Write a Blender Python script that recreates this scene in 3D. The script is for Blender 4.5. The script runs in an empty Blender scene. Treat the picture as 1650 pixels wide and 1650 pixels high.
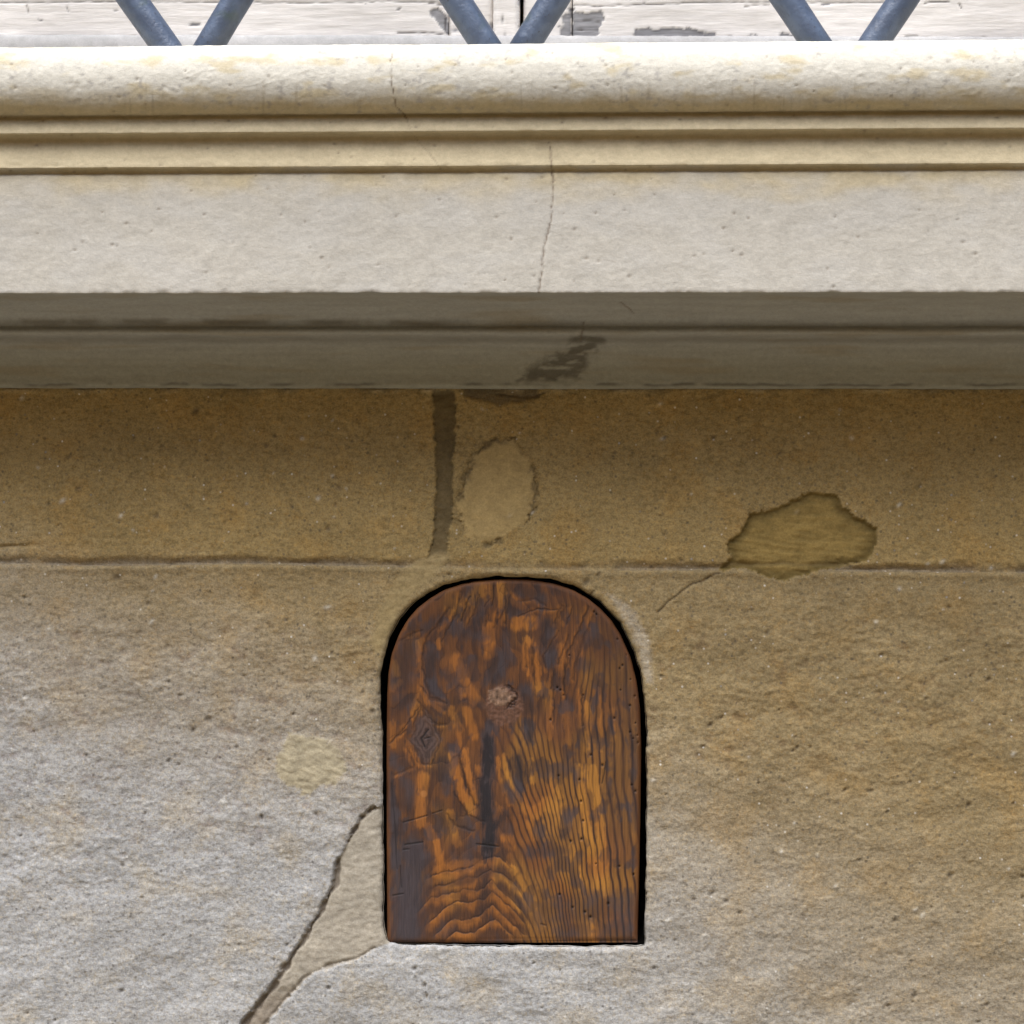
import bpy, math
import numpy as np
from mathutils import Matrix, Vector
R = math.radians
S = bpy.context.scene
COL = S.collection

# ------------------------------------------------------------------ camera
DIST, ZC, YAW, ROLL = 2.4, 1.35, R(3.8), R(0.27)
CAM = np.array([DIST*math.sin(YAW), -DIST*math.cos(YAW), ZC])
fwd = np.array([0, 0, ZC]) - CAM; fwd /= np.linalg.norm(fwd)
r0 = np.cross(fwd, [0, 0, 1.0]); r0 /= np.linalg.norm(r0)
u0 = np.cross(r0, fwd)
rgt = math.cos(ROLL)*r0 + math.sin(ROLL)*u0
upv = math.cos(ROLL)*u0 - math.sin(ROLL)*r0
cd = bpy.data.cameras.new('camera'); cam = bpy.data.objects.new('camera', cd); COL.objects.link(cam)
cd.sensor_width = 36; cd.lens = 36*DIST; cd.clip_start = 0.05; cd.clip_end = 500
m = Matrix.Identity(4)
for i in range(3):
    m[i][0], m[i][1], m[i][2], m[i][3] = rgt[i], upv[i], -fwd[i], CAM[i]
cam.matrix_world = m
S.camera = cam

# ------------------------------------------------------------------ sky, sun, exposure
SUN_EL, SUN_ROT = R(69), R(200)
w = bpy.data.worlds.new('World'); S.world = w; w.use_nodes = True
nt = w.node_tree; bg = nt.nodes['Background']
sky = nt.nodes.new('ShaderNodeTexSky'); sky.sky_type = 'NISHITA'; sky.sun_disc = False
sky.sun_elevation = SUN_EL; sky.sun_rotation = SUN_ROT; sky.air_density = 1.0; sky.dust_density = 1.0; sky.ozone_density = 1.0
nt.links.new(sky.outputs[0], bg.inputs[0]); bg.inputs[1].default_value = 0.06
sl = bpy.data.lights.new('sun', 'SUN'); sl.energy = 1.5; sl.angle = R(56); sl.color = (1.0, 0.975, 0.94)   # bright overcast: one broad, high sun
sun = bpy.data.objects.new('sun', sl); COL.objects.link(sun)
sd = Vector((math.sin(SUN_ROT)*math.cos(SUN_EL), math.cos(SUN_ROT)*math.cos(SUN_EL), math.sin(SUN_EL)))
sun.rotation_euler = sd.to_track_quat('Z', 'Y').to_euler()
sun.location = (-1, -3, 14)
S.view_settings.view_transform = 'Standard'; S.view_settings.look = 'None'
S.view_settings.gamma = 1.0; S.view_settings.exposure = 2.33
S.render.engine = 'CYCLES'
S.cycles.max_bounces = 8; S.cycles.diffuse_bounces = 5

# ------------------------------------------------------------------ numeric helpers
def at(px, py, y):
    """where the sight line of photo pixel (px, py) meets the plane Y = y"""
    d = fwd + rgt*((px-825)/1650/DIST) + upv*((825-py)/1650/DIST)
    return CAM + d*((y-CAM[1])/d[1])

def to_px(x, y, z):
    """world arrays -> photo pixels (for laying out stains and joints measured on the photo)"""
    vx, vy, vz = x-CAM[0], y-CAM[1], z-CAM[2]
    f = vx*fwd[0]+vy*fwd[1]+vz*fwd[2]
    return (825+1650*DIST*(vx*rgt[0]+vy*rgt[1]+vz*rgt[2])/f,
            825-1650*DIST*(vx*upv[0]+vy*upv[1]+vz*upv[2])/f)

def perlin(x, y, seed=0):
    rng = np.random.RandomState(seed)
    perm = rng.permutation(256); perm = np.concatenate([perm, perm])
    a = rng.rand(256)*2*np.pi; gx, gy = np.cos(a), np.sin(a)
    x = np.asarray(x, float)+137.31; y = np.asarray(y, float)+91.73
    xi = np.floor(x).astype(int); yi = np.floor(y).astype(int)
    xf = x-xi; yf = y-yi
    u = xf**3*(xf*(xf*6-15)+10); v = yf**3*(yf*(yf*6-15)+10)
    def g(ix, iy, fx, fy):
        h = perm[(perm[ix & 255]+iy) & 255]
        return gx[h]*fx+gy[h]*fy
    n00 = g(xi, yi, xf, yf); n10 = g(xi+1, yi, xf-1, yf)
    n01 = g(xi, yi+1, xf, yf-1); n11 = g(xi+1, yi+1, xf-1, yf-1)
    return ((n00*(1-u)+n10*u)*(1-v)+(n01*(1-u)+n11*u)*v)*1.5

def fbm(x, y, octv=4, seed=0, gain=0.5):
    t = 0; a = 1.0; s = 0
    for o in range(octv):
        t = t+a*perlin(x*2**o, y*2**o, seed+o*7); s += a; a *= gain
    return t/s*1.4

def sm(a, b, x):
    t = np.clip((x-a)/(b-a), 0, 1); return t*t*(3-2*t)

def mix(a, b, t):
    t = np.asarray(t)[..., None] if np.ndim(t) else t
    return np.asarray(a)*(1-t)+np.asarray(b)*t

def sdf(x, y, poly):
    """signed distance (negative inside) to a closed polygon"""
    P = np.asarray(poly, float); Q = np.roll(P, -1, 0)
    d = np.full(x.shape, 1e18); ins = np.zeros(x.shape, bool)
    for (ax, ay), (bx, by) in zip(P, Q):
        ex, ey = bx-ax, by-ay; L = ex*ex+ey*ey+1e-12
        t = np.clip(((x-ax)*ex+(y-ay)*ey)/L, 0, 1)
        d = np.minimum(d, (x-ax-t*ex)**2+(y-ay-t*ey)**2)
        c = ((ay > y) != (by > y))
        xx = ax+(y-ay)*ex/(ey if abs(ey) > 1e-9 else 1e-9)
        ins ^= c & (x < xx)
    d = np.sqrt(d)
    return np.where(ins, -d, d)

def dline(x, y, pts):
    d = np.full(x.shape, 1e18)
    for (ax, ay), (bx, by) in zip(pts[:-1], pts[1:]):
        ex, ey = bx-ax, by-ay; L = ex*ex+ey*ey+1e-12
        t = np.clip(((x-ax)*ex+(y-ay)*ey)/L, 0, 1)
        d = np.minimum(d, (x-ax-t*ex)**2+(y-ay-t*ey)**2)
    return np.sqrt(d)

def smooth_poly(P, n=3, closed=True):
    P = np.asarray(P, float)
    for _ in range(n):
        Q = np.roll(P, -1, 0)
        P = np.stack([P*.75+Q*.25, P*.25+Q*.75], 1).reshape(-1, P.shape[1])
    return P

# ------------------------------------------------------------------ object helpers
def tag(o, label=None, cat=None, group=None, kind=None):
    if label: o['label'] = label
    if cat: o['category'] = cat
    if group: o['group'] = group
    if kind: o['kind'] = kind
    return o

def empty(name, loc=(0, 0, 0)):
    o = bpy.data.objects.new(name, None); COL.objects.link(o); o.location = loc; o.empty_display_size = 0.1
    return o

def mesh_obj(name, V, F, mat, parent=None, color=None, smooth=True):
    V = np.asarray(V, np.float32)
    me = bpy.data.meshes.new(name)
    if isinstance(F, np.ndarray):
        k = F.shape[1]; n = len(F)
        me.vertices.add(len(V)); me.vertices.foreach_set('co', V.ravel())
        me.loops.add(n*k); me.loops.foreach_set('vertex_index', F.astype(np.int32).ravel())
        me.polygons.add(n); me.polygons.foreach_set('loop_start', np.arange(0, n*k, k, dtype=np.int32))
        me.update(calc_edges=True)
    else:
        me.from_pydata([tuple(map(float, v)) for v in V], [], [tuple(map(int, f)) for f in F])
    me.polygons.foreach_set('use_smooth', np.full(len(me.polygons), smooth, bool))
    if color is not None:
        a = me.color_attributes.new('albedo', 'FLOAT_COLOR', 'POINT')
        c = np.ones((len(V), 4), np.float32); c[:, :3] = color
        a.data.foreach_set('color', c.ravel())
    me.materials.append(mat); me.update()
    o = bpy.data.objects.new(name, me); COL.objects.link(o)
    if parent:
        o.parent = parent
        o.matrix_parent_inverse = Matrix.Translation(-Vector(parent.location))
    return o

def subset(name, V, F, keep, mat, parent, color):
    f = F[keep]; u, inv = np.unique(f.ravel(), return_inverse=True)
    return mesh_obj(name, V[u], inv.reshape(-1, F.shape[1]), mat, parent, color[u])

def grid_faces(nr, nc):
    i = np.arange(nr*nc).reshape(nr, nc)
    return np.stack([i[:-1, :-1], i[:-1, 1:], i[1:, 1:], i[1:, :-1]], -1).reshape(-1, 4)

def box_vf(x0, x1, y0, y1, z0, z1, b=0.0):
    """box with bevelled edges -> verts, faces (each corner cut)"""
    if b <= 0:
        V = [(x, y, z) for x in (x0, x1) for y in (y0, y1) for z in (z0, z1)]
        F = [(0, 1, 3, 2), (4, 6, 7, 5), (0, 4, 5, 1), (2, 3, 7, 6), (0, 2, 6, 4), (1, 5, 7, 3)]
        return V, F
    V = []; idx = {}
    for ix, x in enumerate((x0, x1)):
        for iy, y in enumerate((y0, y1)):
            for iz, z in enumerate((z0, z1)):
                sx, sy, sz = (1, -1)[ix], (1, -1)[iy], (1, -1)[iz]
                for k, p in enumerate(((x, y+sy*b, z+sz*b), (x+sx*b, y, z+sz*b), (x+sx*b, y+sy*b, z))):
                    idx[ix, iy, iz, k] = len(V); V.append(p)
    F = []
    for s in (0, 1):
        F.append([idx[s, a, c, 0] for a, c in ((0, 0), (0, 1), (1, 1), (1, 0))][::(1 if s == 0 else -1)])
        F.append([idx[a, s, c, 1] for a, c in ((0, 0), (1, 0), (1, 1), (0, 1))][::(1 if s == 0 else -1)])
        F.append([idx[a, c, s, 2] for a, c in ((0, 0), (0, 1), (1, 1), (1, 0))][::(1 if s == 0 else -1)])
    for a in (0, 1):
        for c in (0, 1):
            F.append([idx[0, a, c, 1], idx[1, a, c, 1], idx[1, a, c, 2], idx[0, a, c, 2]])
            F.append([idx[a, 0, c, 0], idx[a, 1, c, 0], idx[a, 1, c, 2], idx[a, 0, c, 2]])
            F.append([idx[a, c, 0, 0], idx[a, c, 1, 0], idx[a, c, 1, 1], idx[a, c, 0, 1]])
    for k in [(a, c, e) for a in (0, 1) for c in (0, 1) for e in (0, 1)]:
        F.append([idx[k+(0,)], idx[k+(1,)], idx[k+(2,)]])
    return V, F

def fix_normals(o):
    import bmesh
    bm = bmesh.new(); bm.from_mesh(o.data); bmesh.ops.recalc_face_normals(bm, faces=bm.faces); bm.to_mesh(o.data); bm.free()
    return o

def box(name, x0, x1, y0, y1, z0, z1, mat, parent=None, b=0.0):
    V, F = box_vf(x0, x1, y0, y1, z0, z1, b)
    return fix_normals(mesh_obj(name, V, F, mat, parent, smooth=False))

def tube(name, p, q, r, mat, parent, n=28, seg=60, seed=1):
    p, q = np.array(p), np.array(q); d = q-p; L = np.linalg.norm(d); d /= L
    a = np.cross(d, [0, 1.0, 0.02]); a /= np.linalg.norm(a); b = np.cross(d, a)
    t = np.linspace(0, 1, seg)[:, None]; th = np.linspace(0, 2*np.pi, n, endpoint=False)[None, :]
    rr = r*(1+0.02*perlin(t*L*40, np.cos(th)*1.5+3, seed)+0.02*perlin(t*L*9, np.sin(th)*1.5+3, seed+3))
    V = (p+d*L*t[..., None] + a*(rr*np.cos(th))[..., None] + b*(rr*np.sin(th))[..., None]).reshape(-1, 3)
    i = np.arange(seg*n).reshape(seg, n); j = np.roll(i, -1, 1)
    F = [tuple(f) for f in np.stack([i[:-1], j[:-1], j[1:], i[1:]], -1).reshape(-1, 4)]
    F += [tuple(i[0][::-1]), tuple(i[-1])]
    return fix_normals(mesh_obj(name, V, F, mat, parent))

# ------------------------------------------------------------------ materials
class N:
    def __init__(s, name):
        s.m = bpy.data.materials.new(name); s.m.use_nodes = True; s.t = s.m.node_tree
        s.b = s.t.nodes['Principled BSDF']; s.co = s.n('ShaderNodeTexCoord').outputs['Object']
    def n(s, k, **kw):
        x = s.t.nodes.new(k)
        for a, v in kw.items(): setattr(x, a, v)
        return x
    def l(s, a, b): s.t.links.new(a, b)
    def put(s, sock, v):
        if hasattr(v, 'is_output'): s.l(v, sock)
        else: sock.default_value = v
    def math(s, op, a, b=0.0):
        x = s.n('ShaderNodeMath', operation=op); s.put(x.inputs[0], a); s.put(x.inputs[1], b); return x.outputs[0]
    def mapped(s, scale=(1, 1, 1), rot=(0, 0, 0)):
        x = s.n('ShaderNodeMapping'); x.inputs['Scale'].default_value = scale; x.inputs['Rotation'].default_value = rot
        s.l(s.co, x.inputs[0]); return x.outputs[0]
    def noise(s, scale, detail=3, rough=0.55, vec=None, dist=0.0):
        x = s.n('ShaderNodeTexNoise'); s.l(vec if vec is not None else s.co, x.inputs['Vector'])
        x.inputs['Scale'].default_value = scale; x.inputs['Detail'].default_value = detail
        x.inputs['Roughness'].default_value = rough; x.inputs['Distortion'].default_value = dist
        return x.outputs['Fac']
    def rng(s, v, a, b, c, d):
        x = s.n('ShaderNodeMapRange'); s.l(v, x.inputs[0])
        for i, k in enumerate((a, b, c, d)): x.inputs[1+i].default_value = k
        return x.outputs[0]
    def mixc(s, f, a, b, mode='MIX'):
        x = s.n('ShaderNodeMix', data_type='RGBA', blend_type=mode)
        s.put(x.inputs[0], f)
        for k, v in ((6, a), (7, b)):
            if isinstance(v, tuple): v = v+(1,) if len(v) == 3 else v
            s.put(x.inputs[k], v)
        return x.outputs[2]
    def attr(s, name='albedo'):
        x = s.n('ShaderNodeAttribute', attribute_name=name); return x.outputs['Color']
    def bump(s, h, dist, strength=1.0, normal=None):
        x = s.n('ShaderNodeBump'); s.l(h, x.inputs['Height']); x.inputs['Distance'].default_value = dist
        x.inputs['Strength'].default_value = strength
        if normal is not None: s.l(normal, x.inputs['Normal'])
        return x.outputs[0]
    def done(s, color, rough=0.9, normal=None, spec=0.25):
        s.put(s.b.inputs['Base Color'], color+(1,) if isinstance(color, tuple) else color)
        s.put(s.b.inputs['Roughness'], rough); s.b.inputs['Specular IOR Level'].default_value = spec
        if normal is not None: s.l(normal, s.b.inputs['Normal'])
        return s.m

def stone_mat(name, base=None, grain=1.0, sparkle=True, bumpd=0.0008):
    k = N(name)
    c = k.attr() if base is None else base
    g1 = k.noise(620, 3, 0.65)
    g2 = k.noise(210, 4, 0.6)
    sl_ = k.noise(95, 4, 0.65, k.mapped((1, 1, 2.3), (0, R(24), 0)))
    v = k.math('ADD', k.rng(g1, 0.25, 0.75, -0.30*grain, 0.30*grain), k.rng(g2, 0.25, 0.75, -0.24*grain, 0.24*grain))
    v = k.math('ADD', v, k.rng(sl_, 0.3, 0.7, -0.14*grain, 0.14*grain))
    v = k.math('ADD', v, 1.0)
    vv = k.n('ShaderNodeCombineColor'); [k.l(v, vv.inputs[i]) for i in range(3)]
    c = k.mixc(1.0, c, vv.outputs[0], 'MULTIPLY')
    if sparkle:
        hue = k.noise(330, 2, 0.5)
        c = k.mixc(k.rng(hue, 0.5, 0.75, 0, 0.5), c, k.mixc(1.0, c, (1.15, 0.95, 0.62), 'MULTIPLY'))
        sp = k.n('ShaderNodeTexVoronoi'); k.l(k.co, sp.inputs['Vector']); sp.inputs['Scale'].default_value = 240; sp.inputs['Randomness'].default_value = 1.0
        rs = k.n('ShaderNodeSeparateColor'); k.l(sp.outputs['Color'], rs.inputs[0])
        dot = k.math('MULTIPLY', k.rng(sp.outputs['Distance'], 0.10, 0.34, 1, 0), k.rng(rs.outputs[0], 0.955, 1.0, 0, 1))
        c = k.mixc(k.math('MULTIPLY', dot, 0.75), c, (0.78, 0.76, 0.70))
        dk = k.math('MULTIPLY', k.rng(sp.outputs['Distance'], 0.15, 0.45, 1, 0), k.rng(rs.outputs[1], 0.90, 0.97, 0, 1))
        c = k.mixc(k.math('MULTIPLY', dk, 0.6), c, (0.07, 0.06, 0.05))
    h = k.math('ADD', k.math('MULTIPLY', g2, 0.9), k.math('MULTIPLY', g1, 0.45))
    h = k.math('ADD', h, k.math('MULTIPLY', sl_, 1.0))
    return k.done(c, 0.92, k.bump(h, bumpd*grain), 0.2)

M = {}
M['wall'] = stone_mat('weathered_sandstone')
M['wall_plain'] = stone_mat('plain_sandstone', (0.33, 0.285, 0.215))
M['mortar'] = stone_mat('lime_mortar', None, 0.6, False)
M['sill'] = stone_mat('carved_stone', None, 0.27, False, 0.0012)
k = N('oiled_old_wood')
fib = k.noise(260, 4, 0.65, k.mapped((3.0, 1, 0.16)))
fine = k.noise(900, 2, 0.6)
vv = k.n('ShaderNodeCombineColor'); v = k.rng(fib, 0.25, 0.75, 0.72, 1.28); [k.l(v, vv.inputs[i]) for i in range(3)]
c = k.mixc(1.0, k.attr(), vv.outputs[0], 'MULTIPLY')
M['wood'] = k.done(c, k.rng(fib, 0.3, 0.7, 0.58, 0.78), k.bump(k.math('ADD', fib, k.math('MULTIPLY', fine, 0.3)), 0.00035), 0.3)
k = N('rough_wood_back'); M['wood_back'] = k.done((0.05, 0.03, 0.018), 0.8)
k = N('blue_grey_iron_paint')
a = k.noise(60, 4, 0.6); b_ = k.noise(260, 3, 0.6)
c = k.mixc(k.rng(a, 0.42, 0.62, 0, 1), (0.058, 0.076, 0.115), (0.08, 0.105, 0.155))
c = k.mixc(k.rng(b_, 0.62, 0.72, 0, 0.8), c, (0.035, 0.035, 0.04))
c = k.mixc(k.rng(k.noise(24, 3), 0.58, 0.7, 0, 0.6), c, (0.06, 0.085, 0.05))
M['iron'] = k.done(c, 0.38, k.bump(k.math('ADD', a, b_), 0.0006), 0.5)
k = N('peeling_white_paint')
f_ = k.noise(180, 4, 0.6, k.mapped((0.25, 1, 2)))
vv = k.n('ShaderNodeCombineColor'); v = k.rng(f_, 0.25, 0.75, 0.85, 1.1); [k.l(v, vv.inputs[i]) for i in range(3)]
M['paint'] = k.done(k.mixc(1.0, k.attr(), vv.outputs[0], 'MULTIPLY'), 0.6, k.bump(f_, 0.0006), 0.3)
k = N('plain_white_paint'); M['paint_plain'] = k.done(k.mixc(k.rng(k.noise(30, 4), 0.4, 0.7, 0, 0.3), (0.62, 0.58, 0.54), (0.45, 0.43, 0.41)), 0.6)
k = N('ochre_plaster'); M['ochre'] = k.done(k.mixc(k.rng(k.noise(0.9, 5), 0.35, 0.65, 0, 1), (0.66, 0.46, 0.21), (0.58, 0.39, 0.17)), 0.9)
k = N('roof_tile'); M['tile'] = k.done((0.34, 0.16, 0.09), 0.9)
k = N('window_glass_dark'); M['glass'] = k.done((0.03, 0.035, 0.04), 0.1, None, 0.5)
k = N('paving'); M['paving'] = k.done(k.mixc(k.noise(3, 5), (0.15, 0.132, 0.10), (0.20, 0.176, 0.135)), 0.85)
k = N('shaded_niche_stone'); M['niche'] = k.done(k.mixc(k.noise(60, 4), (0.035, 0.03, 0.024), (0.02, 0.017, 0.014)), 0.95, k.bump(k.noise(120, 4), 0.002))  # near black: the gap's shade put into the colour of dirty stone

# ------------------------------------------------------------------ street
V, F = box_vf(-150, 150, -150, 150, -0.5, 0.0)
tag(box('ground', -150, 150, -150, 150, -0.5, 0, M['paving']), kind='structure')
OPP_Y, OPP_H = -6.6, 5.2  # unseen house added; height set for the light it bounces and blocks
ob = empty('added_street_house', (0, OPP_Y, 0))
tag(ob, 'unseen ochre plastered house behind the camera, added to bounce light', 'building')
box('wall', -30, 30, OPP_Y-9, OPP_Y, 0.0, OPP_H, M['ochre'], ob)
box('roof', -30.3, 30.3, OPP_Y-9.3, OPP_Y+0.35, OPP_H, OPP_H+0.18, M['tile'], ob)
for xi in range(-6, 7, 2):
    for zi in (1.3, 4.6):
        wv = box('window', xi*2-0.5, xi*2+0.5, OPP_Y-0.02, OPP_Y+0.03, zi, zi+1.6, M['paint_plain'], ob, 0.01)
        for s in (0, 1):
            box('pane', xi*2-0.42+s*0.44, xi*2-0.02+s*0.44, OPP_Y+0.031, OPP_Y+0.034, zi+0.08, zi+1.52, M['glass'], wv)

# ------------------------------------------------------------------ the stone wall
WX0, WX1, WZ0, WZ1 = -1.75, 1.75, 0.0, 1.50          # finely modelled zone
WIN_X, WIN_Z0, WIN_Z1 = 0.80, 1.79, 3.25                # window opening
wall = empty('stone_wall', (0, 0, 0))
tag(wall, 'rough tan and grey sandstone block wall around the small arched hatch', 'wall')

hole_px = [(1037,1524),(1041,1400),(1041,1280),(1041,1180),(1038,1127),(1032,1086),(1020,1045),(998,1004),(964,967),(923,942),
           (885,932),(850,929),(800,929),(752,934),(715,942),(690,955),(665,972),(645,995),(630,1022),(620,1050),(613,1085),
           (612,1120),(616,1200),(617,1300),(617,1400),(618,1495),(624,1514),(640,1521),(800,1524),(930,1526)]
hole_w = np.array([at(x, y, 0.0)[[0, 2]] for x, y in hole_px])
# resample and roughen
def resample(P, step, closed=True):
    P = np.vstack([P, P[:1]]) if closed else P
    s = np.concatenate([[0], np.cumsum(np.linalg.norm(np.diff(P, axis=0), axis=1))])
    n = max(int(s[-1]/step), 8); t = np.linspace(0, s[-1], n, endpoint=not closed)
    return np.stack([np.interp(t, s, P[:, i]) for i in range(P.shape[1])], 1)
hole = resample(hole_w, 0.0025)
tt = np.arange(len(hole))*0.0025
nrm = np.stack([np.roll(hole[:, 1], -1)-np.roll(hole[:, 1], 1), -(np.roll(hole[:, 0], -1)-np.roll(hole[:, 0], 1))], 1)
nrm /= np.linalg.norm(nrm, axis=1)[:, None]
hole = hole + nrm*(0.0011*fbm(tt*45, tt*0+5, 3, 11)+0.0005*perlin(tt*160, tt*0+2, 12))[:, None]

def axis(a, b, lo, hi, fine, coarse):
    nf = max(int(round((hi-lo)/fine)), 1)
    parts = [np.linspace(lo, hi, nf+1)]
    if lo-a > 1e-6: parts.insert(0, np.linspace(a, lo, max(int(round((lo-a)/coarse)), 1)+1)[:-1])
    if b-hi > 1e-6: parts.append(np.linspace(hi, b, max(int(round((b-hi)/coarse)), 1)+1)[1:])
    return np.concatenate(parts)
gx = axis(WX0, WX1, -0.56, 0.56, 0.0014, 0.007)
gz = axis(WZ0, WZ1, 0.82, 1.50, 0.0014, 0.007)
X, Z = np.meshgrid(gx, gz)
sh = np.full(X.shape, 9.0)
bb = (X > -0.2) & (X < 0.2) & (Z > 0.87) & (Z < 1.35)
sh[bb] = sdf(X[bb], Z[bb], hole)
# snap the vertices nearest the outline on to it so that the edge is clean
near = np.abs(sh) < 0.0011
gzz, gxx = np.gradient(sh); gx_ = gxx/np.gradient(X, axis=1); gz_ = gzz/np.gradient(Z, axis=0)
gl = np.sqrt(gx_**2+gz_**2)+1e-9
X = np.where(near, X-sh*gx_/gl, X); Z = np.where(near, Z-sh*gz_/gl, Z); sh = np.where(near, 0, sh)
px, py = to_px(X, 0*X, Z)
wob = 4*fbm(px/22, py/22, 3, 31)                       # ragged edges
fine_w = 3.2*fbm(px/7, py/7, 3, 33, 0.7)

h = 0.0030*fbm(px/420, py/420, 3, 1)
ang = R(17); rx = px*math.cos(ang)+py*math.sin(ang); ry = -px*math.sin(ang)+py*math.cos(ang)
chis = fbm(rx/46, ry/30, 5, 2, 0.62)
chis2 = fbm(px/15, py/11, 4, 5, 0.6)
jpts = np.array([(-400,905),(0,907),(150,911),(400,907),(560,911),(700,913),(850,917),(1100,917),(1300,918),(1650,923),(2100,928)])
yj = np.interp(px, jpts[:, 0], jpts[:, 1])+1.5*fbm(px/60, py*0+3, 3, 41)
below = sm(-2, 5, py-yj)
band = sm(940, 1040, py)*(1-0.75*sm(1250, 1450, py+0.12*(px-800)))
amp = np.where(below > .5, 0.30+0.50*band*(0.6+0.9*sm(-0.2, 0.5, fbm(px/150, py/110, 2, 9))), 0.30)
h += amp*(0.0014*chis+0.0008*chis2)
h += 0.0006*fbm(px/8, py/7, 3, 8, 0.7)+0.0022*fbm((px+0.4*py)/130, py/80, 3, 10)*sm(0, 60, py-yj)

# stone colour, veins and speckle; upper brown also paints in the warm shelter shade
tone = fbm(px/170, py/120, 4, 51); tone2 = fbm(px/38, py/30, 4, 52); spk = fbm(px/6, py/5, 2, 53)
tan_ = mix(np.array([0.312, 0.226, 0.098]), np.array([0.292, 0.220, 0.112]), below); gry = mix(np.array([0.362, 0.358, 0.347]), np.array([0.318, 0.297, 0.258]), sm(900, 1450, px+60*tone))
patina_light = sm(930, 1480, py-0.30*(px-560)+36*tone+28*tone2)*(1-0.35*sm(850, 1500, px))   # rain-washed grey skin on the lower stone, with cooler sky light painted in
col = mix(tan_*(1-0.10*below*sm(950, 1350, px))[..., None], gry, patina_light)
col = col*(1+0.11*tone+0.08*tone2+0.06*spk)[..., None]
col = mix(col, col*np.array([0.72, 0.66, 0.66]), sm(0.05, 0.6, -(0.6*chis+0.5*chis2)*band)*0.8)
ve = fbm((px+0.5*py)/26, (py-0.3*px)/7, 3, 58); col = mix(col, col*np.array([0.66, 0.62, 0.60]), sm(0.28, 0.6, ve)*0.45)
col = mix(col, col*np.array([1.04, 0.98, 0.88]), sm(0, 0.6, fbm(px/90, py/90, 3, 57)))
mort = np.zeros(X.shape); part = np.zeros(X.shape, int)     # which part each spot belongs to
part[(py > yj)] = 2; part[(py <= yj) & (px > 712)] = 1

# bed joint: sloped in from above, sharp arris below
dj = py-yj
jw = 16+6*fbm(px/80, px*0, 2, 43)
groove = np.where(dj < 0, sm(-jw, -1, dj), 1-sm(0, 3, dj))
fadej = 1-0.55*sm(0.15, 0.5, fbm(px/130, px*0+9, 2, 44))
fadej = fadej*(1-0.6*np.exp(-((px-830)/150)**2)); h -= 0.0042*groove*fadej
col = mix(col, np.array([0.19, 0.165, 0.135]), groove*fadej*0.62)
h += 0.0012*np.exp(-((dj-7)/6)**2)
# a second small shelf at the far left
g2 = np.exp(-((py-(880-0.02*px+2*wob*0.3))/3)**2)*(1-sm(20, 90, px)); h -= 0.003*g2

def patch(poly, color, lvl, idn, rough=0.0004, edge=2.0, seed=0, keep=0.0, wobk=1.0):
    """a repair in lime mortar with its own outline, level and colour"""
    global h, col, mort
    P = np.array(poly, float)
    b = (px > P[:, 0].min()-40) & (px < P[:, 0].max()+40) & (py > P[:, 1].min()-40) & (py < P[:, 1].max()+40)
    s = np.full(X.shape, 99.0); s[b] = sdf(px[b], py[b], P)
    s = s+wobk*(wob+fine_w)
    t = 1-sm(-edge, edge, s)
    hm = lvl+rough*2*fbm(px/14, py/10, 4, 60+seed)+0.0008*fbm(px/60, py/60, 2, 70+seed)
    h = h*(1-t*(1-keep))+hm*t*(1-keep)
    cc = np.array(color)*(1+0.22*fbm(px/34, py/26, 5, 80+seed, 0.6)+0.06*spk)[..., None]
    col = mix(col, cc, t); mort = np.maximum(mort, t)
    if idn: part[s < 0] = idn
    return s

# joint between the two upper stones: dark recessed mortar
s = patch([(697,628),(733,628),(733,690),(729,760),(728,830),(722,868),(718,900),(690,902),(694,880),(700,850),(703,780),(700,700)],
          (0.155, 0.115, 0.055), -0.0045, 3, 0.0006, 1.6, 1)
s = patch([(640,930),(668,905),(700,893),(724,893),(716,912),(700,925),(660,960),(636,1000),(612,1060),(596,1040),(610,985)],
          (0.32, 0.24, 0.115), -0.0008, 4, 0.0006, 8, 2, 0.3)
s = patch([(975,955),(1000,965),(1025,990),(1045,1035),(1052,1100),(1040,1100),(1020,1020),(990,975)],
          (0.37, 0.31, 0.22), -0.001, 0, 0.0006, 6, 3, 0.4)
ov = [(775,718),(800,712),(828,708),(850,738),(864,775),(861,812),(848,840),(815,862),(792,880),(764,873),(742,845),(734,815),(746,790),(752,765)]
s = patch(ov, (0.39, 0.28, 0.12), -0.0004, 5, 0.0003, 2.0, 4, 0.1, 1.8)
rim = np.exp(-((s-1)/(3.5+3*fbm(px/25, py/25, 2, 92)))**2)*sm(-0.55, 0.1, fbm(px/36, py/36, 3, 91)); h -= 0.0026*rim; col = mix(col, np.array([0.17, 0.125, 0.06]), rim*0.95)
an = [(1308,792),(1345,797),(1358,818),(1378,830),(1413,853),(1412,880),(1396,906),(1345,914),(1310,922),(1265,936),(1225,926),(1195,916),
      (1158,918),(1178,898),(1170,878),(1196,852),(1210,826),(1240,822),(1262,812),(1290,800)]
s = patch(an, (0.275, 0.19, 0.062), -0.0022, 6, 0.0004, 1.5, 5)
brush = fbm((px+2.2*(py-860))/90, (py-0.12*px)/7, 3, 93)
ins = 1-sm(-2, 1, s); h += ins*0.0009*brush; col = col*(1+ins*0.24*brush)[..., None]
rim = ins*np.exp(-((s+5)/9.0)**2); col = mix(col, np.array([0.12, 0.085, 0.028]), rim*0.75); h -= 0.0016*rim
gr = ins*np.exp(-((py-909-3*perlin(px/30, px*0, 96))/2.5)**2); h -= 0.0012*gr; col = mix(col, np.array([0.16, 0.115, 0.05]), gr*0.6)
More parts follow.
